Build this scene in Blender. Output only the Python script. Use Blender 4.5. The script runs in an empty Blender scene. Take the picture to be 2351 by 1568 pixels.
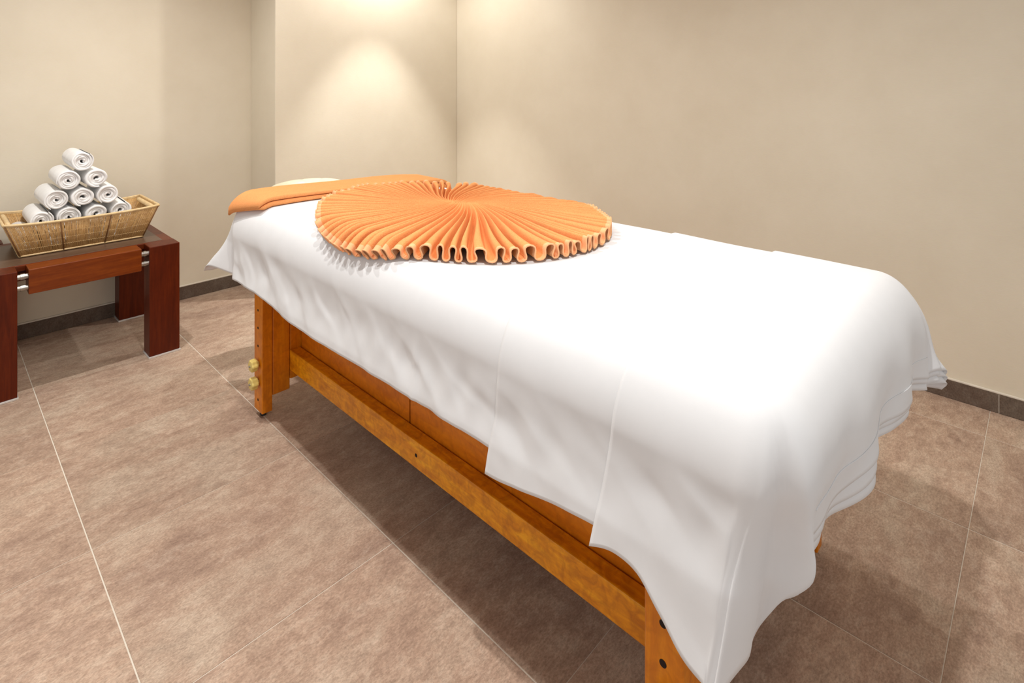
import bpy, bmesh, math, random
import numpy as np
from mathutils import Vector, Matrix

random.seed(7)
rng = np.random.default_rng(11)
PI = math.pi
scene = bpy.context.scene
COL = scene.collection

# ------------------------------------------------------------------ camera
# level camera with a vertical shift; X and Y run along the two wall directions
CAM_H, FPX, AZ = 1.34, 1293.0, math.radians(43.7)
cam_data = bpy.data.cameras.new('camera')
cam_data.sensor_fit = 'HORIZONTAL'
cam_data.sensor_width = 36.0
cam_data.lens = 36.0 * FPX / 2351.0
cam_data.shift_y = -(784.0 - 190.0) / 2351.0
cam_data.clip_start = 0.02
cam = bpy.data.objects.new('camera', cam_data)
cam.location = (0, 0, CAM_H)
cam.rotation_euler = (PI / 2, 0, AZ - PI / 2)
COL.objects.link(cam)
scene.camera = cam

# ------------------------------------------------------------------ world, lamps, exposure
world = bpy.data.worlds.new('world')
scene.world = world
world.use_nodes = True
world.node_tree.nodes['Background'].inputs[0].default_value = (1.0, 0.985, 0.965, 1)
world.node_tree.nodes['Background'].inputs[1].default_value = 0.50

CEIL = 2.5


def downlight(x, y, watt, size, blend, rad=0.024, tint=(1.0, 0.98, 0.945)):
    d = bpy.data.lights.new('ceiling_downlight', 'SPOT')
    d.energy = watt
    d.spot_size = math.radians(size)
    d.spot_blend = blend
    d.shadow_soft_size = rad
    d.color = tint
    o = bpy.data.objects.new('ceiling_downlight', d)
    o.location = (x, y, CEIL - 0.02)
    COL.objects.link(o)
    return o


downlight(2.22, 3.02, 76, 64, 0.5)         # washes the pillar behind the bed head: beam
downlight(2.22, 3.02, 32, 168, 0.6)        # and its spill
downlight(0.55, 2.80, 60, 160, 1.0)         # in front of the side table
downlight(0.62, 0.45, 62, 160, 1.0)         # near the foot of the bed
downlight(0.62, 1.55, 37, 160, 1.0)         # beside the bed
downlight(1.75, 0.75, 27, 160, 1.0)         # above the foot half of the bed

vs = scene.view_settings
vs.view_transform = 'Standard'
vs.look = 'None'
vs.exposure = 0.47
vs.gamma = 1.0
vs.use_curve_mapping = False


# ------------------------------------------------------------------ helpers
def tag(o, label=None, cat=None, group=None, kind=None):
    if label: o['label'] = label
    if cat: o['category'] = cat
    if group: o['group'] = group
    if kind: o['kind'] = kind
    return o


def link(name, me, mat=None, parent=None, smooth=False):
    o = bpy.data.objects.new(name, me)
    COL.objects.link(o)
    if mat is not None and not me.materials:
        me.materials.append(mat)
    if parent is not None:
        o.parent = parent
    if smooth:
        me.polygons.foreach_set('use_smooth', [True] * len(me.polygons))
    return o


def empty(name, loc=(0, 0, 0)):
    o = bpy.data.objects.new(name, None)
    o.empty_display_size = 0.1
    o.location = loc
    COL.objects.link(o)
    return o


def keep(o, parent):
    """parent a mesh made in world coordinates without moving it"""
    o.parent = parent
    o.matrix_parent_inverse = Matrix.Translation(parent.location).inverted()
    return o


def box_mesh(x0, x1, y0, y1, z0, z1, bev=0.0, seg=2):
    bm = bmesh.new()
    bmesh.ops.create_cube(bm, size=1.0)
    for v in bm.verts:
        v.co = Vector((x0 + (v.co.x + .5) * (x1 - x0), y0 + (v.co.y + .5) * (y1 - y0), z0 + (v.co.z + .5) * (z1 - z0)))
    if bev > 0:
        bmesh.ops.bevel(bm, geom=bm.edges[:], offset=bev, segments=seg, profile=0.5, affect='EDGES')
    me = bpy.data.meshes.new('box')
    bm.to_mesh(me)
    bm.free()
    return me


def box(name, x0, x1, y0, y1, z0, z1, mat, parent=None, bev=0.0, seg=2):
    me = box_mesh(x0, x1, y0, y1, z0, z1, bev, seg)
    o = link(name, me, mat, None)
    if parent is not None:
        keep(o, parent)
    return o


def grid_mesh(P, closed_u=False, flip=False):
    """P: (n, m, 3) -> quads"""
    n, m = P.shape[:2]
    idx = np.arange(n * m).reshape(n, m)
    if closed_u:
        idx = np.vstack([idx, idx[:1]])
    a, b, c, d = idx[:-1, :-1], idx[1:, :-1], idx[1:, 1:], idx[:-1, 1:]
    f = np.stack([a, b, c, d], -1).reshape(-1, 4)
    if flip:
        f = f[:, ::-1]
    me = bpy.data.meshes.new('grid')
    me.from_pydata(P.reshape(-1, 3).tolist(), [], f.tolist())
    me.update()
    return me


def tube_data(path, r, sides=8, closed=False, cap=True):
    path = np.asarray(path, float)
    n = len(path)
    t = np.gradient(path, axis=0) if not closed else (np.roll(path, -1, 0) - np.roll(path, 1, 0))
    t /= np.linalg.norm(t, axis=1)[:, None] + 1e-12
    ref = np.array([0.13, 0.29, 0.95])
    V = []
    rr = np.broadcast_to(np.asarray(r, float), (n,))
    up = ref - t[0] * np.dot(ref, t[0])
    for i in range(n):
        up = up - t[i] * np.dot(up, t[i])
        up /= np.linalg.norm(up) + 1e-12
        s = np.cross(t[i], up)
        for k in range(sides):
            a = 2 * PI * k / sides
            V.append(path[i] + rr[i] * (math.cos(a) * up + math.sin(a) * s))
    Fc = []
    m = n if closed else n - 1
    for i in range(m):
        j = (i + 1) % n
        for k in range(sides):
            l = (k + 1) % sides
            Fc.append((i * sides + k, i * sides + l, j * sides + l, j * sides + k))
    if cap and not closed:
        Fc.append(tuple(range(sides))[::-1])
        Fc.append(tuple((n - 1) * sides + k for k in range(sides)))
    return V, Fc


def mesh_from(parts):
    V, F = [], []
    for v, f in parts:
        b = len(V)
        V += [tuple(p) for p in v]
        F += [tuple(i + b for i in q) for q in f]
    me = bpy.data.meshes.new('mesh')
    me.from_pydata(V, [], F)
    me.update()
    return me


def lathe_data(prof, n=20, axis='z', org=(0, 0, 0), lobes=0, lobe_amp=0.0):
    V, F = [], []
    for (r, h) in prof:
        for k in range(n):
            a = 2 * PI * k / n
            q = r * (1 + lobe_amp * math.cos(lobes * a)) if lobes else r
            p = (q * math.cos(a), q * math.sin(a), h)
            if axis == 'x': p = (p[2], p[0], p[1])
            elif axis == 'y': p = (p[0], p[2], p[1])
            V.append((p[0] + org[0], p[1] + org[1], p[2] + org[2]))
    m = len(prof)
    for i in range(m - 1):
        for k in range(n):
            l = (k + 1) % n
            F.append((i * n + k, i * n + l, (i + 1) * n + l, (i + 1) * n + k))
    F.append(tuple(range(n))[::-1])
    F.append(tuple((m - 1) * n + k for k in range(n)))
    return V, F


def smooth(a, b, x):
    t = np.clip((x - a) / (b - a), 0, 1)
    return t * t * (3 - 2 * t)


def keyed(xs, ys, x):
    """smooth (monotone-ish cubic) interpolation through keys"""
    xs = np.asarray(xs, float); ys = np.asarray(ys, float)
    m = np.gradient(ys, xs)
    x = np.clip(x, xs[0], xs[-1])
    i = np.clip(np.searchsorted(xs, x) - 1, 0, len(xs) - 2)
    hgt = xs[i + 1] - xs[i]
    t = (x - xs[i]) / hgt
    return ((2 * t**3 - 3 * t**2 + 1) * ys[i] + (t**3 - 2 * t**2 + t) * hgt * m[i]
            + (-2 * t**3 + 3 * t**2) * ys[i + 1] + (t**3 - t**2) * hgt * m[i + 1])


def wavefield(seed, ang, spread, lo, hi, n=18):
    g = np.random.default_rng(seed)
    A = ang + g.normal(0, spread, n)
    L = g.uniform(lo, hi, n)
    ph = g.uniform(0, 2 * PI, n)
    def f(u, v):
        s = 0
        for a, l, p in zip(A, L, ph):
            s = s + np.sin(2 * PI / l * (u * math.cos(a) + v * math.sin(a)) + p)
        return s / math.sqrt(n / 2)
    return f


# ------------------------------------------------------------------ materials
def new_mat(name):
    m = bpy.data.materials.new(name)
    m.use_nodes = True
    nt = m.node_tree
    b = nt.nodes['Principled BSDF']
    return m, nt, b


def N(nt, t, **kw):
    n = nt.nodes.new(t)
    for k, v in kw.items():
        setattr(n, k, v)
    return n


def ramp(nt, stops):
    r = N(nt, 'ShaderNodeValToRGB')
    e = r.color_ramp.elements
    while len(e) < len(stops):
        e.new(0.5)
    for q, (p, c) in zip(e, stops):
        q.position = p
        q.color = (*c, 1) if len(c) == 3 else c
    return r


def coords(nt, scale=(1, 1, 1), obj=True):
    tc = N(nt, 'ShaderNodeTexCoord')
    mp = N(nt, 'ShaderNodeMapping')
    mp.inputs['Scale'].default_value = scale
    nt.links.new(tc.outputs['Object' if obj else 'Generated'], mp.inputs['Vector'])
    return mp.outputs['Vector']


def noise(nt, vec, scale, detail=4, rough=0.55, dist=0.0):
    n = N(nt, 'ShaderNodeTexNoise')
    n.inputs['Scale'].default_value = scale
    n.inputs['Detail'].default_value = detail
    n.inputs['Roughness'].default_value = rough
    n.inputs['Distortion'].default_value = dist
    nt.links.new(vec, n.inputs['Vector'])
    return n


def bump(nt, b, h, strength, dist):
    n = N(nt, 'ShaderNodeBump')
    n.inputs['Strength'].default_value = strength
    n.inputs['Distance'].default_value = dist
    nt.links.new(h, n.inputs['Height'])
    nt.links.new(n.outputs['Normal'], b.inputs['Normal'])
    return n


def mix(nt, fac, a, b, mode='MIX'):
    n = N(nt, 'ShaderNodeMix', data_type='RGBA', blend_type=mode)
    for s, v in ((n.inputs[0], fac), (n.inputs[6], a), (n.inputs[7], b)):
        if isinstance(v, (int, float)):
            s.default_value = v
        elif isinstance(v, tuple):
            s.default_value = (*v, 1)
        else:
            nt.links.new(v, s)
    return n.outputs[2]


def plain(name, col, rough=0.5, metal=0.0, spec=0.5):
    m, nt, b = new_mat(name)
    v = coords(nt)
    n = noise(nt, v, 30, 3)
    r = ramp(nt, [(0.3, tuple(c * 0.93 for c in col)), (0.7, tuple(min(1, c * 1.05) for c in col))])
    nt.links.new(n.outputs['Fac'], r.inputs['Fac'])
    nt.links.new(r.outputs['Color'], b.inputs['Base Color'])
    b.inputs['Roughness'].default_value = rough
    b.inputs['Metallic'].default_value = metal
    b.inputs['Specular IOR Level'].default_value = spec
    return m


def wall_mat():
    m, nt, b = new_mat('woven wallpaper')
    v = coords(nt, (1, 1, 1))
    n = noise(nt, v, 2.2, 5, 0.6)
    r = ramp(nt, [(0.3, (0.685, 0.612, 0.485)), (0.7, (0.74, 0.672, 0.545))])
    nt.links.new(n.outputs['Fac'], r.inputs['Fac'])
    v2 = coords(nt, (60, 60, 260))
    n2 = noise(nt, v2, 1.0, 2)
    c = mix(nt, 0.05, r.outputs['Color'], n2.outputs['Color'], 'OVERLAY')
    nt.links.new(c, b.inputs['Base Color'])
    b.inputs['Roughness'].default_value = 0.75
    b.inputs['Specular IOR Level'].default_value = 0.25
    bump(nt, b, n2.outputs['Fac'], 0.12, 0.002)
    return m


def tile_mat(name, dark=1.0, axis=(1, 1)):
    m, nt, b = new_mat(name)
    oi = N(nt, 'ShaderNodeObjectInfo')
    tc = N(nt, 'ShaderNodeTexCoord')
    off = N(nt, 'ShaderNodeVectorMath', operation='SCALE')
    cmb = N(nt, 'ShaderNodeCombineXYZ')
    for k in ('X', 'Y', 'Z'):
        nt.links.new(oi.outputs['Random'], cmb.inputs[k])
    nt.links.new(cmb.outputs[0], off.inputs[0])
    off.inputs['Scale'].default_value = 37.0
    add = N(nt, 'ShaderNodeVectorMath', operation='ADD')
    nt.links.new(tc.outputs['Object'], add.inputs[0])
    nt.links.new(off.outputs[0], add.inputs[1])
    mp = N(nt, 'ShaderNodeMapping')
    mp.inputs['Scale'].default_value = (axis[0], axis[1], 1)
    nt.links.new(add.outputs[0], mp.inputs['Vector'])
    v = mp.outputs['Vector']
    big = noise(nt, v, 2.6, 6, 0.62, 0.6)
    mid = noise(nt, v, 16, 9, 0.75, 0.3)
    fine = noise(nt, v, 130, 4, 0.7)
    d = dark
    r1 = ramp(nt, [(0.34, (0.25 * d, 0.163 * d, 0.122 * d)), (0.5, (0.35 * d, 0.242 * d, 0.178 * d)), (0.66, (0.41 * d, 0.325 * d, 0.25 * d))])
    nt.links.new(big.outputs['Fac'], r1.inputs['Fac'])
    r2 = ramp(nt, [(0.34, (0.185 * d, 0.12 * d, 0.087 * d)), (0.5, (0.35 * d, 0.25 * d, 0.185 * d)), (0.64, (0.50 * d, 0.405 * d, 0.32 * d))])
    nt.links.new(mid.outputs['Fac'], r2.inputs['Fac'])
    c = mix(nt, 0.42, r1.outputs['Color'], r2.outputs['Color'])
    rf = ramp(nt, [(0.3, (0.55, 0.53, 0.51)), (0.65, (1.16, 1.16, 1.16))])
    nt.links.new(fine.outputs['Fac'], rf.inputs['Fac'])
    c = mix(nt, 0.75, c, rf.outputs['Color'], 'MULTIPLY')
    hs = N(nt, 'ShaderNodeHueSaturation')
    mr = N(nt, 'ShaderNodeMapRange')
    mr.inputs['To Min'].default_value = 0.93
    mr.inputs['To Max'].default_value = 1.07
    nt.links.new(oi.outputs['Random'], mr.inputs['Value'])
    nt.links.new(mr.outputs[0], hs.inputs['Value'])
    nt.links.new(c, hs.inputs['Color'])
    nt.links.new(hs.outputs['Color'], b.inputs['Base Color'])
    b.inputs['Roughness'].default_value = 0.62
    b.inputs['Specular IOR Level'].default_value = 0.3
    h = mix(nt, 0.4, mid.outputs['Color'], fine.outputs['Color'])
    bump(nt, b, h, 0.35, 0.006)
    return m


def cloth_mat(name, col, scale=900.0, strength=0.15):
    m, nt, b = new_mat(name)
    v = coords(nt)
    n = noise(nt, v, scale, 2)
    n2 = noise(nt, v, 18, 4)
    r = ramp(nt, [(0.25, tuple(c * 0.97 for c in col)), (0.75, col)])
    nt.links.new(n2.outputs['Fac'], r.inputs['Fac'])
    nt.links.new(r.outputs['Color'], b.inputs['Base Color'])
    b.inputs['Roughness'].default_value = 0.85
    b.inputs['Specular IOR Level'].default_value = 0.15
    b.inputs['Sheen Weight'].default_value = 0.12
    bump(nt, b, n.outputs['Fac'], strength, 0.001)
    return m


def terry_mat(name, col, col2, sc=420.0, strength=0.5, dist=0.004):
    m, nt, b = new_mat(name)
    v = coords(nt)
    n = noise(nt, v, sc, 3, 0.6)
    n2 = noise(nt, v, 25, 4)
    r = ramp(nt, [(0.3, col2), (0.62, col)])
    nt.links.new(n.outputs['Fac'], r.inputs['Fac'])
    r2 = ramp(nt, [(0.3, (0.92, 0.92, 0.92)), (0.7, (1.0, 1.0, 1.0))])
    nt.links.new(n2.outputs['Fac'], r2.inputs['Fac'])
    c = mix(nt, 1.0, r.outputs['Color'], r2.outputs['Color'], 'MULTIPLY')
    nt.links.new(c, b.inputs['Base Color'])
    b.inputs['Roughness'].default_value = 0.95
    b.inputs['Specular IOR Level'].default_value = 0.1
    b.inputs['Sheen Weight'].default_value = 0.35
    b.inputs['Sheen Roughness'].default_value = 0.5
    b.inputs['Sheen Tint'].default_value = (*col, 1)
    bump(nt, b, n.outputs['Fac'], strength, dist)
    return m


def wood_mat(name, c1, c2, c3, scale=(1, 1, 1), rough=0.35, blotch=0.5, coat=0.08, spec=0.4):
    m, nt, b = new_mat(name)
    v = coords(nt, scale)
    g = noise(nt, v, 7, 8, 0.65, 0.8)
    v2 = coords(nt, (1, 1, 1))
    bl = noise(nt, v2, 26, 5, 0.6, 1.2)
    r = ramp(nt, [(0.3, c1), (0.52, c2), (0.72, c3)])
    nt.links.new(g.outputs['Fac'], r.inputs['Fac'])
    rb = ramp(nt, [(0.36, tuple(0.62 + 0.1 * i for i in (1, 0, 0))), (0.6, (1.08, 1.08, 1.08))])
    nt.links.new(bl.outputs['Fac'], rb.inputs['Fac'])
    c = mix(nt, blotch, r.outputs['Color'], rb.outputs['Color'], 'MULTIPLY')
    nt.links.new(c, b.inputs['Base Color'])
    b.inputs['Roughness'].default_value = rough
    b.inputs['Specular IOR Level'].default_value = spec
    b.inputs['Coat Weight'].default_value = coat
    b.inputs['Coat Roughness'].default_value = 0.25
    bump(nt, b, g.outputs['Fac'], 0.05, 0.002)
    return m


M_WALL = wall_mat()
M_CEIL = plain('white ceiling paint', (0.82, 0.80, 0.76), 0.9)
M_TILE = tile_mat('slate look floor tile', 1.36, (1.0, 1.7))
M_SKIRT = tile_mat('dark skirting tile', 0.40, (1.4, 1.4))
M_GROUT = plain('pale grout', (0.74, 0.67, 0.57), 0.9)
M_BEAD = plain('cream sealant', (0.72, 0.66, 0.56), 0.6)
M_SHEET = cloth_mat('white cotton sheet', (0.79, 0.80, 0.82), 900, 0.04)
M_ORANGE = terry_mat('orange terry', (0.90, 0.40, 0.155), (0.80, 0.29, 0.09))
M_HEM = terry_mat('orange woven hem', (0.92, 0.50, 0.27), (0.86, 0.42, 0.19), 700, 0.2, 0.001)
M_WHITE = terry_mat('white terry', (0.95, 0.945, 0.94), (0.87, 0.865, 0.86), 500, 0.4, 0.003)
M_MAPLE_Z = wood_mat('honey maple upright', (0.60, 0.165, 0.002), (0.71, 0.215, 0.003), (0.82, 0.29, 0.006), (6, 6, 0.6), 0.38)
M_MAPLE_Y = wood_mat('honey maple long', (0.58, 0.175, 0.002), (0.78, 0.29, 0.003), (0.92, 0.42, 0.008), (6, 0.9, 6), 0.34, 0.75)
M_PANEL = wood_mat('honey maple panel', (0.58, 0.145, 0.002), (0.68, 0.19, 0.003), (0.76, 0.24, 0.005), (6, 0.8, 4), 0.4)
M_HOLE = plain('dark drilled hole', (0.012, 0.004, 0.003), 0.9)
M_KNOB = plain('pale yellow plastic', (0.72, 0.56, 0.17), 0.3)
M_BRIGHT = plain('bright metal edging', (0.80, 0.79, 0.77), 0.45, 0.6)
M_RUBBER = plain('dark rubber', (0.03, 0.022, 0.016), 0.7)
M_STEEL = plain('brushed steel', (0.42, 0.40, 0.37), 0.3, 1.0)
M_CREAM = plain('cream vinyl', (0.66, 0.60, 0.44), 0.45)
M_MAHOG = wood_mat('mahogany upright', (0.065, 0.008, 0.0015), (0.10, 0.013, 0.002), (0.14, 0.021, 0.003), (9, 9, 0.6), 0.38, 0.2, 0.0, 0.22)
M_MAHOG_X = wood_mat('mahogany long', (0.085, 0.011, 0.0015), (0.13, 0.019, 0.002), (0.18, 0.031, 0.004), (0.7, 9, 9), 0.34, 0.2, 0.0, 0.25)
M_MAHOG_B = wood_mat('mahogany beam', (0.13, 0.021, 0.002), (0.19, 0.036, 0.003), (0.25, 0.055, 0.005), (0.7, 9, 9), 0.3, 0.2, 0.0, 0.3)
M_INSET = wood_mat('walnut inset', (0.085, 0.048, 0.030), (0.11, 0.063, 0.040), (0.14, 0.08, 0.05), (0.7, 8, 8), 0.35, 0.2)
M_WICKER = wood_mat('wicker', (0.50, 0.29, 0.10), (0.62, 0.38, 0.15), (0.74, 0.50, 0.23), (8, 8, 8), 0.45, 0.35, 0.1)
M_WICKER_L = wood_mat('pale wicker', (0.66, 0.46, 0.22), (0.76, 0.56, 0.29), (0.84, 0.66, 0.38), (8, 8, 8), 0.45, 0.3, 0.1)
M_WICKER_D = wood_mat('dark wicker', (0.14, 0.06, 0.02), (0.2, 0.09, 0.03), (0.26, 0.12, 0.04), (8, 8, 8), 0.5, 0.3, 0.1)

# ------------------------------------------------------------------ room
WX, WY = 3.02, 3.885            # right wall plane, left wall plane
PX, PY = 1.525, 3.51            # pillar block: left face and front face
BX, BY = -1.45, -1.35           # open edges of the room behind the camera
T = 0.12

floor = box('floor', BX, WX, BY, WY, -0.06, -0.0014, M_GROUT)
tag(floor, kind='structure')
gx, px_ = 0.335, 0.612
gy, py_ = 2.593, 0.604
xs = [BX] + [gx + px_ * k for k in range(-3, 5) if BX + .02 < gx + px_ * k < WX - 0.02] + [WX]
ys = [BY] + [gy + py_ * k for k in range(-8, 4) if BY + .02 < gy + py_ * k < WY - 0.02] + [WY]
tile_cache = {}
for i in range(len(xs) - 1):
    for j in range(len(ys) - 1):
        w, d = xs[i + 1] - xs[i], ys[j + 1] - ys[j]
        key = (round(w, 3), round(d, 3))
        if key not in tile_cache:
            tile_cache[key] = box_mesh(-w / 2 + .0017, w / 2 - .0017, -d / 2 + .0011, d / 2 - .0011, -0.0085, 0.0, 0.0007, 1)
        t = link('floor_tile', tile_cache[key], M_TILE, floor)
        t.location = ((xs[i] + xs[i + 1]) / 2, (ys[j] + ys[j + 1]) / 2, random.uniform(-0.0003, 0.0))

tag(box('ceiling', BX, WX, BY, WY, CEIL, CEIL + 0.1, M_CEIL), kind='structure')
tag(box('wall_right', WX, WX + T, BY - T, WY + T, -0.06, CEIL + 0.1, M_WALL), kind='structure')
tag(box('wall_left', BX - T, WX, WY, WY + T, -0.06, CEIL + 0.1, M_WALL), kind='structure')
tag(box('wall_pillar', PX, WX, PY, WY, -0.002, CEIL, M_WALL, bev=0.004), kind='structure')

SK_H, SK_T = 0.078, 0.009


def skirting(name, p0, p1, nrm, joints):
    """tiles along p0->p1 (2D), nrm = direction into the room"""
    p0, p1, nrm = Vector((*p0, 0)), Vector((*p1, 0)), Vector((*nrm, 0))
    u = (p1 - p0).normalized()
    L = (p1 - p0).length
    root = empty(name, p0)
    tag(root, kind='structure')
    cuts = [0] + [j for j in joints if 0.01 < j < L - .01] + [L]
    def slab(nm, a, b, z0, z1, th, m, bev):
        q0 = p0 + u * a
        q1 = p0 + u * b + nrm * th
        o = box(nm, min(q0.x, q1.x), max(q0.x, q1.x), min(q0.y, q1.y), max(q0.y, q1.y), z0, z1, m, root, bev, 2)
        return o
    for a, b in zip(cuts[:-1], cuts[1:]):
        slab('skirting_tile', a + .0012, b - .0012, 0.001, SK_H, SK_T, M_SKIRT, 0.001)
    slab('grout_line', 0.0, L, 0.001, SK_H - .001, SK_T * .75, M_GROUT, 0)
    slab('sealant_bead', 0.0, L, SK_H, SK_H + 0.009, SK_T * 1.1, M_BEAD, 0.003)


skirting('baseboard_left', (BX, WY), (PX, WY), (0, -1), [gx - BX + px_ * k for k in range(-3, 4)])
skirting('baseboard_pillar', (PX, WY), (PX, PY), (-1, 0), [])
skirting('baseboard_alcove', (PX - SK_T, PY), (WX, PY), (0, -1), [0.04 + 0.612, 1.26])
skirting('baseboard_right', (WX, PY), (WX, BY), (-1, 0), [PY - (0.15 + py_ * k) for k in range(5, -3, -1)])

# ------------------------------------------------------------------ draped shape of the bed
RE, RV = 0.09, 0.135           # edge rounding: horizontal and vertical radius
X0, X1, Y0, Y1 = 0.890, 1.785, 0.262, 2.545
ZT = 0.852
CX0, CX1, CY0, CY1 = X0 + RE, X1 - RE, Y0 + RE, Y1 - RE
ARC = RE * PI / 2
XC = (CX0 + CX1) / 2

wr_side = wavefield(3, 1.05, 0.35, 0.10, 0.34)
wr_side2 = wavefield(14, 0.95, 0.22, 0.14, 0.42, 10)
wr_mask = wavefield(5, 0.3, 1.2, 0.35, 0.8)
wr_fine = wavefield(31, 1.0, 0.7, 0.045, 0.12, 26)
wr_foot = wavefield(9, 0.15, 0.35, 0.12, 0.34)
wr_top = wavefield(21, 0.2, 0.9, 0.25, 0.8)


def over(z):
    """cloth overhang (from the flat core) that puts a hem at height z"""
    return ZT - z - RV + ARC


def drape(cx, cy, layer=0.0, folds=1.0, tuck=0.0):
    """cloth coordinates -> position and normal on the draped bed"""
    cx = np.asarray(cx, float); cy = np.asarray(cy, float)
    nx = np.clip(cx, CX0, CX1); ny = np.clip(cy, CY0, CY1)
    ox, oy = cx - nx, cy - ny
    h = np.hypot(ox, oy)
    hs = np.maximum(h, 1e-9)
    dx, dy = ox / hs, oy / hs
    th = np.degrees(np.arctan2(np.abs(oy), np.abs(ox)))
    corner = (np.abs(ox) > 1e-9) & (np.abs(oy) > 1e-9)
    a = np.minimum(h / RE, PI / 2)
    hh = np.maximum(h - ARC, 0)
    flare = 0.05
    out = RE * np.sin(a) + flare * hh
    if folds:
        out = out - 0.007 * np.sin(PI * np.clip(hh / 0.17, 0, 1)) + 0.22 * np.maximum(hh - 0.10, 0) ** 2
    down = RV * (1 - np.cos(a)) + hh * 0.998
    g = (np.maximum(h - 0.5 * ARC, 0) / 0.37) ** 1.25
    az = th.copy()
    ext = np.zeros_like(h)
    if folds:
        # foot corner on the camera side
        k = corner & (ox < 0) & (oy < 0)
        az_k = keyed([0, 8, 15, 22, 28, 33, 38, 44, 52, 60, 72, 90], [0, 2, 4, 7, 10, 22, 40, 60, 76, 84, 88, 90], th)
        ex_k = keyed([0, 8, 15, 22, 28, 33, 38, 44, 52, 60, 72, 90], [0, 0, 0, 0, .004, -.034, -.098, -.086, .010, .014, .004, 0], th)
        az = np.where(k, th + (az_k - th) * smooth(ARC * 0.35, ARC + 0.17, h), az); ext = np.where(k, ex_k, ext)
        # head corner on the camera side: one big ear standing out
        k = corner & (ox < 0) & (oy > 0)
        az_k = keyed([0, 10, 18, 26, 33, 40, 50, 62, 75, 90], [0, 2, 8, 28, 46, 56, 68, 78, 85, 90], th)
        ex_k = keyed([0, 10, 18, 26, 33, 40, 50, 62, 75, 90], [0, 0, -.005, -.035, .07, .20, .19, .11, .03, 0], th)
        az = np.where(k, az_k, az); ext = np.where(k, ex_k, ext)
        # foot corner by the right wall
        k = corner & (ox > 0) & (oy < 0)
        ex_k = keyed([0, 10, 22, 34, 46, 58, 68, 78, 90], [0, .03, .12, .02, .15, .01, .09, .012, 0], th)
        ext = np.where(k, ex_k, ext)
        k = corner & (ox > 0) & (oy > 0)
        ex_k = keyed([0, 20, 45, 70, 90], [0, .05, .09, .04, 0], th)
        ext = np.where(k, ex_k, ext)
        dx = np.sign(ox) * np.cos(np.radians(az)); dy = np.sign(oy) * np.sin(np.radians(az))
        dx = np.where(np.abs(ox) < 1e-9, 0, dx); dy = np.where(np.abs(oy) < 1e-9, 0, dy)
        out = out + ext * g - tuck * g * np.where(corner, np.sin(np.radians(2 * th)), 0)
        # a fold that stands out hangs a little less deep
        down = down - 0.35 * np.maximum(ext, 0) * g
        # soft creases on the hanging sides
        sideness = np.where(corner, np.cos(np.radians(th)) ** 2, np.where(np.abs(ox) > 1e-9, 1.0, 0.0))
        footness = np.where(corner, np.sin(np.radians(th)) ** 2, np.where(np.abs(oy) > 1e-9, 1.0, 0.0))
        ramp_ = smooth(ARC * 0.75, ARC + 0.12, h)
        m = 0.35 + 0.65 * smooth(-0.8, 0.9, wr_mask(cy + cx * 1.7, h))
        sideness = sideness * np.where(corner, 1 - 0.9 * smooth(0, 9, th), 1.0)
        w1 = 0.55 * np.tanh(1.5 * wr_side(cy, h)) + 0.7 * (0.6 - np.abs(wr_side2(cy, h)))
        straight = 1 - 0.65 * smooth(over(0.64), over(0.52), h)
        w1 = w1 * straight
        out = out + sideness * ramp_ * m * (0.0070 * w1)
        out = out + sideness * (ox < 0) * smooth(ARC, ARC + .1, h) * 0.0035 * np.exp(-((cy - 1.197) / 0.010) ** 2)
        w2 = np.sin(2 * PI * (nx - 0.98) / 0.225 + 0.6 + 0.9 * np.sin(7 * nx)) * 0.015 + 0.005 * wr_foot(nx, h)
        out = out + np.where(oy < 0, 1.0, 0.4) * footness * smooth(ARC * 0.6, ARC + 0.13, h) * (w2 * smooth(0.98, 1.12, nx) - 0.032 * np.exp(-((nx - 0.98) / 0.12) ** 2) * (oy < 0) * (ox <= 0))
    shift = np.zeros_like(h)
    if folds:
        # the side cloth leans back from the near foot corner as it hangs
        k_side = (ox < 0) & (oy >= 0)
        w_sh = np.where(k_side, 1 - smooth(CY0, CY0 + 0.28, ny), np.where((ox < 0) & (oy < 0), 1 - smooth(28, 48, th), 0.0))
        shift = 0.042 * g * w_sh
        k_head = (ox < 0) & (oy <= 0)
        w_hd = np.where(k_head, smooth(CY1 - 0.30, CY1, ny), np.where((ox < 0) & (oy > 0), 1 - smooth(18, 34, th), 0.0))
        shift = shift - 0.045 * g * w_hd
        skew = 0.027 * np.clip((nx - CX0) / (CX1 - CX0), 0, 1) * (1 - smooth(CY0, CY0 + 0.35, ny))
        shift = shift - skew
        fine = wr_fine(cy + 0.3 * cx, h + 0.5 * cx)
        out = out + straight * np.where(corner & (ox < 0), 0.0016 - 0.0012 * smooth(0, 8, th) + 0.0026 * smooth(32, 40, th) * (oy < 0), 0.0016) * fine * smooth(ARC, ARC + 0.16, h)
    crown = 0.012 * ((nx - XC) / (CX1 - CX0) * 2) ** 2
    px = nx + dx * (out + layer * (np.sin(a)))
    py = ny + dy * (out + layer * (np.sin(a))) + shift
    pz = ZT - crown - down + layer * np.cos(a)
    if folds:
        pz = pz + 0.0008 * wr_top(cx, cy) * np.cos(a)
    n = np.stack([dx * np.sin(a), dy * np.sin(a), np.cos(a)], -1)
    return np.stack([px, py, pz], -1), n


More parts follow.
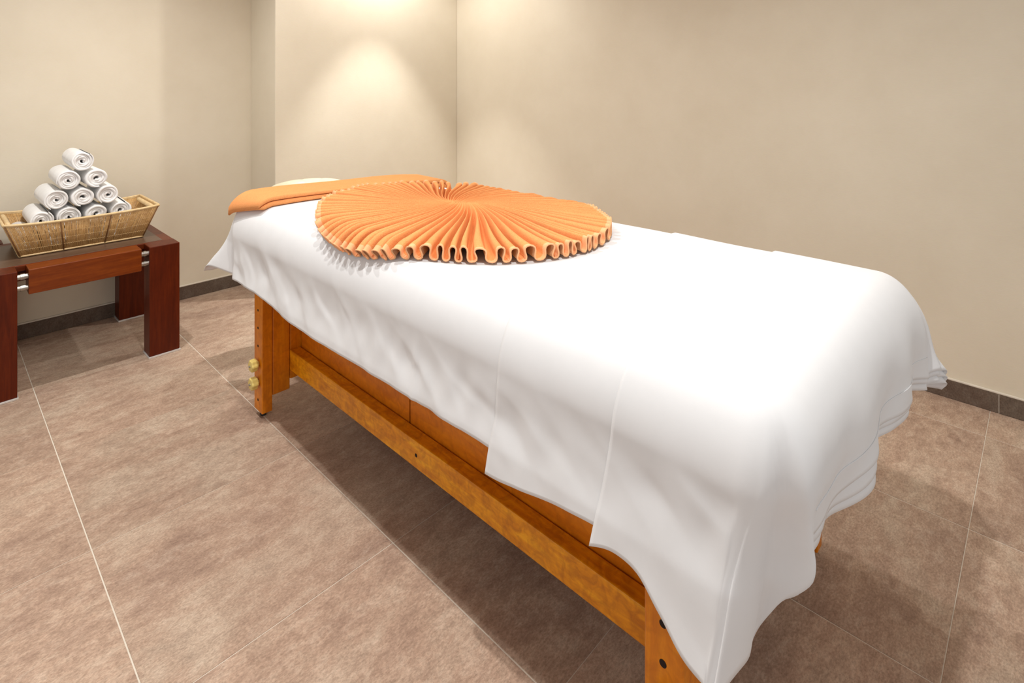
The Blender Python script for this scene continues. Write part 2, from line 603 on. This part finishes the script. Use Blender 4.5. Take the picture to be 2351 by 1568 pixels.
def sheet(name, y_start, za_front, za_back, foot, layer, label, head=None, step=0.008, tuck=0.0, lean_e=0.054):
    """za_*: functions y -> hem height; foot: function x -> hem height; y_start: y of the edge across the bed (or head hem)"""
    ytop = y_start if head is None else CY1 + over(head)
    nu = int((over(0.47) * 2 + CX1 - CX0) / step); nv = int((ytop - CY0 + over(0.6)) / step)
    U, Vv = np.meshgrid(np.linspace(0, 1, nu), np.linspace(0, 1, nv), indexing='ij')
    ynom = ytop + (CY0 - 0.25 - ytop) * Vv
    xa = CX0 - over(za_front(ynom)); xb = CX1 + over(za_back(ynom))
    cx = xa + (xb - xa) * U
    xnom = CX0 - 0.35 + (CX1 - CX0 + 0.7) * U
    yb = CY0 - over(foot(xnom))
    yt = ytop + (0.004 * np.sin(5 * xnom + layer * 900) + 0.012 * (xnom - XC) + lean_e * np.clip((CX0 - xnom) / 0.35, 0, 1) if head is None else 0.012 * np.sin(6 * xnom))
    cy = yt + (yb - yt) * Vv
    # trim the corners so that the hanging tips are rounded
    nx_, ny_ = np.clip(cx, CX0, CX1), np.clip(cy, CY0, CY1)
    ex, ey = cx - nx_, cy - ny_
    th = np.degrees(np.arctan2(np.abs(ey), np.abs(ex) + 1e-9))
    f1 = keyed([0, 15, 22, 28, 33, 38, 46, 55, 65, 90], [1, .99, .95, .91, .97, 1.12, .95, .84, .86, 1], th)
    f2 = keyed([0, 20, 45, 70, 90], [1, .90, .84, .92, 1], th)
    f3 = keyed([0, 18, 26, 33, 40, 50, 65, 90], [1, .96, .90, .86, .84, .95, .97, 1], th)
    fac = np.where((ex < 0) & (ey < 0), f1, np.where((ex > 0) & (ey < 0), f2, np.where((ex < 0) & (ey > 0), f3, 1.0)))
    cx, cy = nx_ + ex * fac, ny_ + ey * fac
    P, n = drape(cx, cy, layer, 1.0, tuck)
    me = grid_mesh(P, flip=True)
    o = link(name, me, M_SHEET, None, True)
    md = o.modifiers.new('thickness', 'SOLIDIFY')
    md.thickness = 0.0018
    md.offset = 0.0
    tag(o, label, 'sheet', 'white sheets on the treatment table')
    return o


foot_hem = lambda x: keyed([.5, .95, 1.05, 1.18, 1.3, 1.45, 1.6, 1.72, 1.8, 2.3], [.615, .61, .612, .625, .645, .64, .635, .635, .63, .62], x)
sheet('bed_sheet', 0, lambda y: keyed([-1, .9, 1.4, 1.9, 2.2, 2.42, 3.2], [.53, .533, .528, .522, .545, .545, .53], y),
      lambda y: 0.57 + 0 * y, lambda x: foot_hem(x) - 0.034, 0.002,
      'white sheet covering the whole treatment table up to the head end', head=0.535, tuck=0.03)
sheet('bed_sheet', 0.885, lambda y: keyed([-1, .5, .62, .9, 1.0], [.525, .523, .520, .478, .476], y),
      lambda y: 0.585 + 0 * y, lambda x: foot_hem(x) - 0.016, 0.0075,
      'white sheet whose upper edge crosses the table just below the fan towel', tuck=0.015, lean_e=0.038)
s3 = sheet('bed_sheet', 0.575, lambda y: keyed([-1, .2, .36, .42, .47, .52, .62, .8], [.405, .405, .415, .458, .494, .502, .468, .463], y),
           lambda y: 0.60 + 0 * y, foot_hem, 0.013,
           'uppermost white sheet at the foot end with a long hanging corner')
# stitched seam across the foot end of the uppermost sheet
sx = np.linspace(CX0 - 0.03, CX1 + 0.0, 140)
Ps, ns = drape(sx, np.full_like(sx, CY0 - 0.178), 0.0146)
keep(link('stitched_seam', mesh_from([tube_data(Ps, 0.0010, 6)]), M_SHEET, None, True), s3)

# ------------------------------------------------------------------ treatment table
table = empty('massage_table', (XC, 1.4, 0))
tag(table, 'honey coloured wooden massage table with panelled sides under white sheets', 'massage table')

# padded top under the sheets
U, Vv = np.meshgrid(np.linspace(CX0 - ARC - .06, CX1 + ARC + .06, 60), np.linspace(CY0 - ARC - .06, CY1 + ARC + .06, 120), indexing='ij')
nx_, ny_ = np.clip(U, CX0, CX1), np.clip(Vv, CY0, CY1)
hh_ = np.hypot(U - nx_, Vv - ny_) + 1e-9
kk_ = np.minimum(1, (ARC + 0.03) / hh_)
P, n = drape(nx_ + (U - nx_) * kk_, ny_ + (Vv - ny_) * kk_, -0.034, folds=0)
me = grid_mesh(P, flip=True)
pad = keep(link('padded_top', me, M_CREAM, None, True), table)
md = pad.modifiers.new('thickness', 'SOLIDIFY'); md.thickness = 0.004; md.offset = -1

LX = [(0.930, 0.972), (1.728, 1.770)]
LY = [(0.470, 0.548), (2.260, 2.337)]
box('deck', 0.975, 1.70, 0.36, 2.44, 0.695, 0.735, M_PANEL, table, 0.003)
for sx_ in (0, 1):
    x0, x1 = LX[sx_]
    sgn = -1 if sx_ == 0 else 1
    for sy in (0, 1):
        y0, y1 = LY[sy]
        leg = box('leg', x0, x1, y0, y1, 0.022, 0.70, M_MAPLE_Z, table, 0.004)
        xo = x0 if sx_ == 0 else x1
        # round dark holes bored through the outer face
        for hz in (0.068, 0.284, 0.356, 0.427, 0.498, 0.569):
            hy = (y0 + y1) / 2
            v, f = lathe_data([(0.0052 if sy else 0.0072, -0.0006), (0.0052 if sy else 0.0072, 0.0009)], 16, 'x', (xo, hy, hz))
            keep(link('bolt_hole', mesh_from([(v, f)]), M_HOLE), leg)
        if True:
            for kz in (0.140, 0.212):
                prof = [(0.010, 0.0), (0.010, -.006), (0.0215, -.007), (0.0225, -.012), (0.0225, -.026), (0.020, -.031), (0.004, -.032)]
                prof = [(r, hh_ if sx_ == 0 else -hh_) for r, hh_ in prof]
                v, f = lathe_data(prof, 36, 'x', (xo, (y0 + y1) / 2, kz), 6, 0.085)
                kn = keep(link('knob', mesh_from([(v, f)]), M_KNOB, None, False), leg)
                v, f = lathe_data([(0.0045, sgn * 0.031), (0.0045, sgn * 0.035), (0.002, sgn * 0.037)], 12, 'x', (xo, (y0 + y1) / 2, kz))
                keep(link('bolt_end', mesh_from([(v, f)]), M_STEEL), kn)
        gs = 1.0 if sx_ else 0.75
        v, f = lathe_data([(0.014 * gs, 0.0), (0.017 * gs, 0.003), (0.017 * gs, 0.008), (0.011 * gs, 0.013), (0.009 * gs, 0.023)], 20, 'z', ((x0 + x1) / 2 - (0.008 if sx_ else 0), (y0 + y1) / 2, 0.0))
        keep(link('glide_foot', mesh_from([(v, f)]), M_KNOB if sx_ else M_RUBBER, None, True), leg)
        # wide inner upright bolted to the leg
        xi0, xi1 = (0.973, 1.046) if sx_ == 0 else (1.654, 1.727)
        ya, yb = (y0 + 0.004, y1 - 0.012)
        box('inner_upright', xi0, xi1, ya, yb, 0.080, 0.70, M_MAPLE_Z, table, 0.005)
    # lower side rail and the panels standing on it
    rx0, rx1 = (1.044, 1.088) if sx_ == 0 else (1.612, 1.656)
    box('side_rail', rx0, rx1, LY[0][1] - 0.012, LY[1][0] + 0.004, 0.158, 0.241, M_MAPLE_Y, table, 0.003)
    if sx_ == 0:
        v, f = lathe_data([(0.0055, -0.0006), (0.0055, 0.0012)], 14, 'x', (rx0, 1.404, 0.199))
        keep(link('bolt_hole', mesh_from([(v, f)]), M_HOLE), table)
    pxo = 1.086 if sx_ == 0 else 1.598
    box('rail_lip', min(pxo, pxo + .016), pxo + .016, 0.56, 2.24, 0.175, 0.229, M_PANEL, table, 0.002)
    px0, px1 = (1.092, 1.110) if sx_ == 0 else (1.590, 1.608)
    cuts = [0.56, 1.503, 2.262]
    for a_, b_ in zip(cuts[:-1], cuts[1:]):
        box('side_panel', px0, px1, a_ + .003, b_ - .003, 0.231, 0.694, M_PANEL, table, 0.002)
    for c_ in cuts[1:-1]:
        box('panel_seam', px0 + .006, px1 - .002, c_ - .004, c_ + .004, 0.231, 0.694, M_HOLE, table)
    box('corner_post', (1.047 if sx_ == 0 else 1.588), (1.112 if sx_ == 0 else 1.653), 2.264, 2.30, 0.12, 0.694, M_MAPLE_Z, table, 0.003)
box('foot_board', 1.047, 1.653, 0.50, 0.525, 0.31, 0.60, M_PANEL, table, 0.003)
box('head_board', 1.106, 1.594, 2.285, 2.31, 0.31, 0.60, M_PANEL, table, 0.003)
box('foot_stretcher', 1.047, 1.653, 0.47, 0.498, 0.12, 0.20, M_MAPLE_Y, table, 0.003)

# horseshoe face cradle beyond the head end
cc = Vector((1.39, 2.79, 0.765))
ang = np.radians(np.linspace(-62, 242, 72))
NS = 18
ring = []
for i, a_ in enumerate(ang):
    e = min(i, len(ang) - 1 - i) / 6.0
    rs = 0.058 * math.sqrt(max(0.0, 1 - max(0, 1 - e) ** 2) + 0.0009)
    pinch = 1 - 0.045 * max(0, math.cos(9 * a_)) ** 8
    row = []
    for k in range(NS):
        b_ = 2 * PI * k / NS
        rr_ = 0.128 + rs * 1.1 * math.cos(b_)
        row.append((cc.x + rr_ * 1.12 * math.cos(a_), cc.y + rr_ * math.sin(a_), cc.z + rs * 0.95 * math.sin(b_) * pinch))
    ring.append(row)
R_ = np.array(ring)
R_ = np.concatenate([R_, R_[:, :1]], 1)
cr = keep(link('face_cradle', grid_mesh(R_), M_CREAM, None, True), table)
for dx_ in (-0.09, 0.09):
    keep(link('support_rod', mesh_from([tube_data([(cc.x + dx_, 2.40, 0.72), (cc.x + dx_, 2.60, 0.715), (cc.x + dx_, 2.74, 0.722)], 0.011, 10)]), M_STEEL, None, True), cr)

# ------------------------------------------------------------------ pleated fan towel
FC = np.array([1.345, 1.555]); FA, FB = 0.435, 0.590
NP = 90
NT, NR = NP * 16, 36
tt = np.linspace(0, 1, NT, endpoint=False)
jit = np.random.default_rng(4)
wid = jit.uniform(0.6, 1.4, NP)
ctr = (np.arange(NP) + .5) / NP
wid *= 1 + 0.25 * np.exp(-((ctr - 0.66) / 0.07) ** 2) + 1.3 * np.exp(-((ctr - 0.785) / 0.018) ** 2)   # wider folds on the camera side
wid /= wid.sum()
edge = np.concatenate([[0], np.cumsum(wid)])
pl_amp = jit.uniform(0.7, 1.3, NP)
lean = jit.normal(0, 0.10, NP)
ph = tt * NP
ip = np.floor(ph).astype(int) % NP
fr = ph - np.floor(ph)
rho = np.linspace(0.0, 1.0, NR) ** 0.9
fan = np.zeros((NT, NR, 3))
hemrows = None
for j, r in enumerate(rho):
    meander = 0.135 * smooth(0.3, 1.0, r)
    lat = fr + meander * np.sin(4 * PI * fr) + lean[ip] * r * r * np.sin(PI * fr) ** 2          # S shaped folds near the rim
    th = 2 * PI * (edge[ip] + wid[ip] * lat)
    th2 = th + 0.35 * (1 - r) ** 2                   # slight swirl towards the middle
    # middle: a short line instead of a point
    seg = np.array([0.045, -0.06])
    c0 = np.cos(th2 - math.atan2(seg[1], seg[0]))[:, None] * seg[None, :] * 1.0
    rim = np.stack([FA * np.cos(th2), FB * np.sin(th2)], -1)
    rimk = 1 + 0.02 * np.sin(3 * th2 + 1) + 0.012 * pl_amp[ip]
    pos2 = FC + c0 * (1 - r) ** 1.5 + rim * (r * rimk)[:, None]
    wave = 0.5 - 0.5 * np.cos(2 * PI * fr)
    crest = 0.050 - 0.007 * r + 0.016 * (pl_amp[ip] - 1) * r ** 2 * np.sin(PI * fr) ** 2
    amp = (0.0012 + (crest - 0.006) * smooth(-0.02, 0.62, np.array(r)))
    hgt = crest - amp * (1 - wave) + 0.0015
    hgt = np.maximum(hgt, 0.006)
    Pb, nb = drape(pos2[:, 0], pos2[:, 1], 0.004, folds=0)
    fan[:, j] = Pb + nb * hgt[:, None]
FH = int(NR * 0.945)
fan_o = link('fan_towel', grid_mesh(fan, closed_u=True), M_ORANGE, None, True)
fan_o.data.materials.append(M_HEM)
mi = np.zeros((NT, NR - 1), int)
mi[:, NR - 2:] = 1
fan_o.data.polygons.foreach_set('material_index', mi.reshape(-1).tolist())
tag(fan_o, 'orange terry towel pleated into a round fan on the treatment table', 'towel')
hem = link('hem', mesh_from([tube_data(fan[:, -1], 0.0026, 6, closed=True)]), M_HEM, None, True)
keep(hem, fan_o)

# ------------------------------------------------------------------ long folded towel across the head end
nl, ncs = 90, 64
u = np.linspace(0, 1, nl)
A0, A1 = np.array([CX0 - 0.068, 2.375]), np.array([CX1 + 0.085, 2.175])
mid = A0[None] + (A1 - A0)[None] * u[:, None]
HW, TH = 0.114, 0.0195
# cross-section: a flat C, folded at the far side, with a slit on the near side
def rounded(n, w, t):
    pts = []
    for k in range(n):
        a_ = 2 * PI * k / n
        c_, s_ = math.cos(a_), math.sin(a_)
        pts.append((w * math.copysign(abs(c_) ** 0.35, c_), t * math.copysign(abs(s_) ** 0.6, s_)))
    return pts
outer = []
# outline: start at near-side slit (lower lip inner), around lower layer, far fold, upper layer, back to slit
t1 = TH
def arc(cx_, cy_, r_, a0, a1, n):
    return [(cx_ + r_ * math.cos(a), cy_ + r_ * math.sin(a)) for a in np.linspace(a0, a1, n)]
gap = 0.0015
outer += arc(-HW + t1 / 2, t1 / 2, t1 / 2, PI / 2, 1.5 * PI, 9)              # lower lip (near side), top to bottom
outer += [(x_, 0.0) for x_ in np.linspace(-HW + t1, HW - t1, 14)]
outer += arc(HW - t1, t1 + gap / 2, t1 + gap / 2, -PI / 2, PI / 2, 14)       # far fold
outer += [(x_, 2 * t1 + gap) for x_ in np.linspace(HW - t1, -HW + t1, 14)]
outer += arc(-HW + t1 / 2 + 0.004, 1.5 * t1 + gap, t1 / 2, PI / 2, 1.5 * PI, 9)   # upper lip
outer += [(x_, t1 + gap * 0.5) for x_ in np.linspace(-HW + t1, -HW + 0.10, 5)]
outer += [(x_, t1) for x_ in np.linspace(-HW + 0.10, -HW + t1, 5)]
cs = np.array(outer)
d2 = (A1 - A0) / np.linalg.norm(A1 - A0)
w2 = np.array([-d2[1], d2[0]])
if w2[1] < 0: w2 = -w2
strip = np.zeros((nl, len(cs), 3))
for i in range(nl):
    e = min(u[i], 1 - u[i]) * np.linalg.norm(A1 - A0)
    rnd = math.sqrt(max(0.0, 1 - max(0.0, 1 - e / 0.028) ** 2))
    hz = (2 * t1 + gap) / 2
    zc = hz + (cs[:, 1] - hz) * (0.35 + 0.65 * rnd)
    wv = cs[:, 0] * (0.96 + 0.04 * rnd) + 0.004 * math.sin(7 * u[i])
    taper = 1.0 - 0.25 * smooth(0.86, 1.0, np.array(u[i]))
    p2 = mid[i][None] + w2[None] * (wv * taper)[:, None]
    # the ends run askew like the photographed fold
    p2 = p2 + d2[None] * (-(cs[:, 0] / HW) * 0.045 * (1 - smooth(0, 0.25, np.array(u[i]))))[:, None]
    Pb, nb = drape(p2[:, 0], p2[:, 1], 0.005, folds=0)
    strip[i] = Pb + nb * (zc * (0.9 + 0.1 * np.sin(9 * u[i] + 1)))[:, None]
strip = np.concatenate([strip, strip[:, :1]], 1)
me = grid_mesh(strip)
bm = bmesh.new(); bm.from_mesh(me)
bmesh.ops.remove_doubles(bm, verts=bm.verts, dist=1e-5)
bmesh.ops.holes_fill(bm, edges=[e for e in bm.edges if e.is_boundary], sides=0)
bm.to_mesh(me); bm.free()
st = link('folded_towel', me, M_ORANGE, None, True)
tag(st, 'long folded orange terry towel laid across the head end of the table', 'towel')

# ------------------------------------------------------------------ side table
TX0, TX1 = 0.146, 0.891
TY0, TY1 = 3.158, 3.868
TZ = 0.540
LW, LD = 0.131, 0.100
st_ = empty('side_table', ((TX0 + TX1) / 2, (TY0 + TY1) / 2, 0))
tag(st_, 'low dark red mahogany side table with steel connectors by the wall', 'side table')
for lx in (TX0, TX1 - LW):
    for ly in (TY0, TY1 - LD):
        lg = box('leg', lx, lx + LW, ly, ly + LD, 0.008, TZ, M_MAHOG, st_, 0.0025)
        box('foot_plate', lx - 0.004, lx + LW + 0.004, ly - 0.005, ly + LD + 0.004, 0.0005, 0.0085, M_BRIGHT, lg, 0.001)
bx0, bx1 = TX0 + LW + 0.036, TX1 - LW - 0.032
for ly in (TY0, TY1 - LD):
    box('beam', bx0, bx1, ly, ly + LD, TZ - 0.106, TZ, M_MAHOG_B, st_, 0.0025)
    for (xa, xb) in ((TX0 + LW - .002, bx0 + .002), (bx1 - .002, TX1 - LW + .002)):
        for cz in (TZ - 0.030, TZ - 0.078):
            v, f = lathe_data([(0.0115, xa), (0.0115, xa + 0.012), (0.0135, xa + 0.0125), (0.0135, xb - 0.0125), (0.0115, xb - 0.012), (0.0115, xb)], 24, 'x', (0, ly + 0.020, cz))
            keep(link('steel_connector', mesh_from([(v, f)]), M_STEEL, None, False), st_)
py0, py1 = TY0 + LD + 0.006, TY1 - LD - 0.006
fr_ = box('table_top', TX0, TX1, py0, py1, TZ - 0.028, TZ - 0.002, M_MAHOG_X, st_, 0.002)
box('inset_panel', TX0 + 0.045, TX1 - 0.045, py0 + 0.012, py1 - 0.05, TZ - 0.010, TZ - 0.0008, M_INSET, fr_, 0.001)
box('under_frame', TX0 + 0.05, TX1 - 0.05, py0 + 0.02, py1 - 0.02, TZ - 0.075, TZ - 0.029, M_MAHOG_X, st_, 0.002)

# ------------------------------------------------------------------ wicker basket
KB = empty('wicker_basket', (0.55, 3.57, TZ))
tag(KB, 'long pale wicker basket of rolled towels on the side table', 'basket')
bz0, bz1 = TZ + 0.001, TZ + 0.146
B0 = (0.305, 0.790, 3.400, 3.690)     # bottom rectangle
B1 = (0.247, 0.853, 3.365, 3.735)     # rim rectangle


def bask(side, s, t):
    """point on the basket wall: side 0 front,1 right,2 back,3 left; s along 0..1; t height 0..1"""
    r = [B0[k] + (B1[k] - B0[k]) * t for k in range(4)]
    z = bz0 + 0.004 + (bz1 - bz0) * t
    z += 0.012 * (abs(2 * s - 1) ** 3) * t if side in (0, 2) else 0.012 * t
    if side == 0: return (r[0] + (r[1] - r[0]) * s, r[2], z)
    if side == 1: return (r[1], r[2] + (r[3] - r[2]) * s, z)
    if side == 2: return (r[1] + (r[0] - r[1]) * s, r[3], z)
    return (r[0], r[3] + (r[2] - r[3]) * s, z)


spk, wv_ = [], []
jr = random.Random(5)
for side, cnt in ((0, 128), (1, 76), (2, 128), (3, 76)):
    for k in range(cnt):
        s = (k + .5 + jr.uniform(-.2, .2)) / cnt
        spk.append(tube_data([bask(side, s, 0), bask(side, min(1, max(0, s + jr.uniform(-.002, .002))), .5), bask(side, s, 1)], 0.0025 * jr.uniform(.8, 1.15), 5))
    for tz in (0.2, 0.42, 0.63, 0.82):
        for q in (0, 1):
            pts = []
            for k in range(cnt * 2 + 1):
                p = Vector(bask(side, k / (cnt * 2), tz + (0.012 if q else 0)))
                nrm = [Vector((0, -1, 0)), Vector((1, 0, 0)), Vector((0, 1, 0)), Vector((-1, 0, 0))][side]
                p += nrm * (0.0026 * math.cos(PI * k / 2 + PI * q))
                pts.append(p)
            wv_.append(tube_data(pts, 0.0011, 4))
o = keep(link('wicker_spokes', mesh_from(spk), M_WICKER, None, True), KB); o['kind'] = 'stuff'
o = keep(link('woven_strands', mesh_from(wv_), M_WICKER_L, None, True), KB); o['kind'] = 'stuff'


def loop(t, grow=0.0, dz=0.0):
    pts = []
    for side in range(4):
        for k in range(24):
            p = Vector(bask(side, k / 24, t))
            pts.append(p + Vector((0, 0, dz)))
    return pts


keep(link('rim', mesh_from([tube_data(loop(1.0), 0.0062, 8, closed=True), tube_data(loop(0.965, 0, 0), 0.0040, 8, closed=True)]), M_WICKER_L, None, True), KB)
keep(link('base_hoop', mesh_from([tube_data(loop(0.0, 0, 0.001), 0.0050, 8, closed=True)]), M_WICKER_L, None, True), KB)
for side, lst in ((0, (0.005, 0.33, 0.66, 0.995)), (2, (0.005, 0.33, 0.66, 0.995))):
    for s in lst:
        keep(link('rib', mesh_from([tube_data([Vector(bask(side, s, t)) + Vector((0, -0.0028 if side == 0 else 0.0028, 0)) for t in (0.0, .5, .98)], 0.0026, 6)]), M_WICKER_D, None, True), KB)
# woven floor of the basket
fl_ = [tube_data([(B0[0], y_, bz0 + 0.006), (B0[1], y_, bz0 + 0.006)], 0.0028, 5) for y_ in np.arange(B0[2] + .003, B0[3], 0.0056)]
o = keep(link('woven_base', mesh_from(fl_), M_WICKER, None, True), KB); o['kind'] = 'stuff'
# end handles: a wrapped bar inside each short side
for side in (1, 3):
    for s0 in (0.30,):
        hp = [Vector(bask(side, s, 0.93)) + Vector((-0.016 if side == 1 else 0.016, 0, 0)) for s in np.linspace(0.14, 0.86, 14)]
        keep(link('handle', mesh_from([tube_data(hp, 0.0115, 10)]), M_WICKER_L, None, True), KB)

# ------------------------------------------------------------------ rolled towels


def roll_mesh(seed, R=0.0515, L=0.29, turns=4.2):
    g = random.Random(seed)
    n = 150
    th_l = R / (turns + 0.55)
    a = np.linspace(0.0, turns * 2 * PI, n)
    rin = 0.002 + (R - th_l - 0.002) * (a / a[-1])
    half = th_l * 0.47
    wob = 1 + 0.035 * np.sin(2 * a / 1.0 + g.uniform(0, 6)) * (1 - 0.5 * a / a[-1]) + 0.012 * np.sin(5.3 * a + g.uniform(0, 6))
    rc = (rin + th_l * 0.5) * wob
    sq = 0.93 + 0.03 * g.random()
    phi = a + g.uniform(0, 6.28)
    cen = np.stack([rc * np.cos(phi), rc * np.sin(phi) * sq], -1)
    nr = np.stack([np.cos(phi), np.sin(phi) * sq], -1)
    # ribbon cross-section in (normal, length) with puffy rounded ends
    prof = []
    for q in np.linspace(-PI / 2, PI / 2, 7):
        prof.append((half * math.sin(q), -L / 2 - half * 0.9 * math.cos(q)))
    for q in np.linspace(PI / 2, -PI / 2, 7):
        prof.append((half * math.sin(q), L / 2 + half * 0.9 * math.cos(q)))
    prof = np.array(prof)
    depth = 0.010 * np.cos(a / a[-1] * PI * .5) + 0.003 * np.sin(1.7 * a + seed)
    P = np.zeros((n, len(prof), 3))
    taper = np.ones(n); taper[:4] = np.linspace(.35, 1, 4); taper[-6:] = np.linspace(1, .35, 6)
    for i in range(n):
        pn = cen[i][None] + nr[i][None] * (prof[:, 0] * taper[i])[:, None]
        sgn = np.sign(prof[:, 1])
        P[i, :, 0] = pn[:, 0]
        P[i, :, 2] = pn[:, 1]
        P[i, :, 1] = prof[:, 1] - sgn * depth[i]
    P = np.concatenate([P, P[:, :1]], 1)
    me = grid_mesh(P)
    bm = bmesh.new(); bm.from_mesh(me)
    bmesh.ops.remove_doubles(bm, verts=bm.verts, dist=1e-6)
    bmesh.ops.recalc_face_normals(bm, faces=bm.faces)
    bm.to_mesh(me); bm.free()
    me.materials.append(M_WHITE)
    me.polygons.foreach_set('use_smooth', [True] * len(me.polygons))
    return me


rolls = [roll_mesh(s, turns=t) for s, t in ((1, 3.6), (2, 4.3), (3, 3.2), (4, 3.9), (5, 4.6))]
ordn = ['leftmost', 'second from the left', 'middle', 'second from the right', 'rightmost']
labels = {
    1: ['rolled white towel alone at the very top of the pyramid'],
    2: ['left of the two rolled white towels just below the top one', 'right of the two rolled white towels just below the top one'],
    3: ['leftmost of three rolled white towels in the middle row of the pyramid', 'centre one of three rolled white towels in the middle row of the pyramid', 'rightmost of three rolled white towels in the middle row, with a loose flap'],
    4: ['leftmost of four rolled white towels just above the basket rim', 'second from the left of four rolled white towels just above the basket rim',
        'third from the left of four rolled white towels just above the basket rim', 'rightmost of four rolled white towels just above the basket rim'],
    5: ['%s rolled white towel in the bottom row, sunk in the basket' % q for q in ordn],
}
q = 0
XM, PITCH = 0.543, 0.1045
for row, cnt in enumerate((5, 4, 3, 2, 1)):
    for k in range(cnt):
        o = link('rolled_towel', rolls[(q * 3 + row) % 5], None, None)
        x = XM + (k - (cnt - 1) / 2) * PITCH
        y = 3.566 + random.uniform(-.008, .008) - (0.010 if row == 0 else 0.0)
        o.location = (x + random.uniform(-.002, .002), y, 0.6025 + 0.0885 * row)
        if row == 0:
            o.location.y += 0.012; o.location.z += 0.004
        o.rotation_euler = (0, random.uniform(0, 6.28), random.uniform(-.03, .03))
        tag(o, labels[cnt][k], 'towel', 'rolled white towels in the basket')
        q += 1
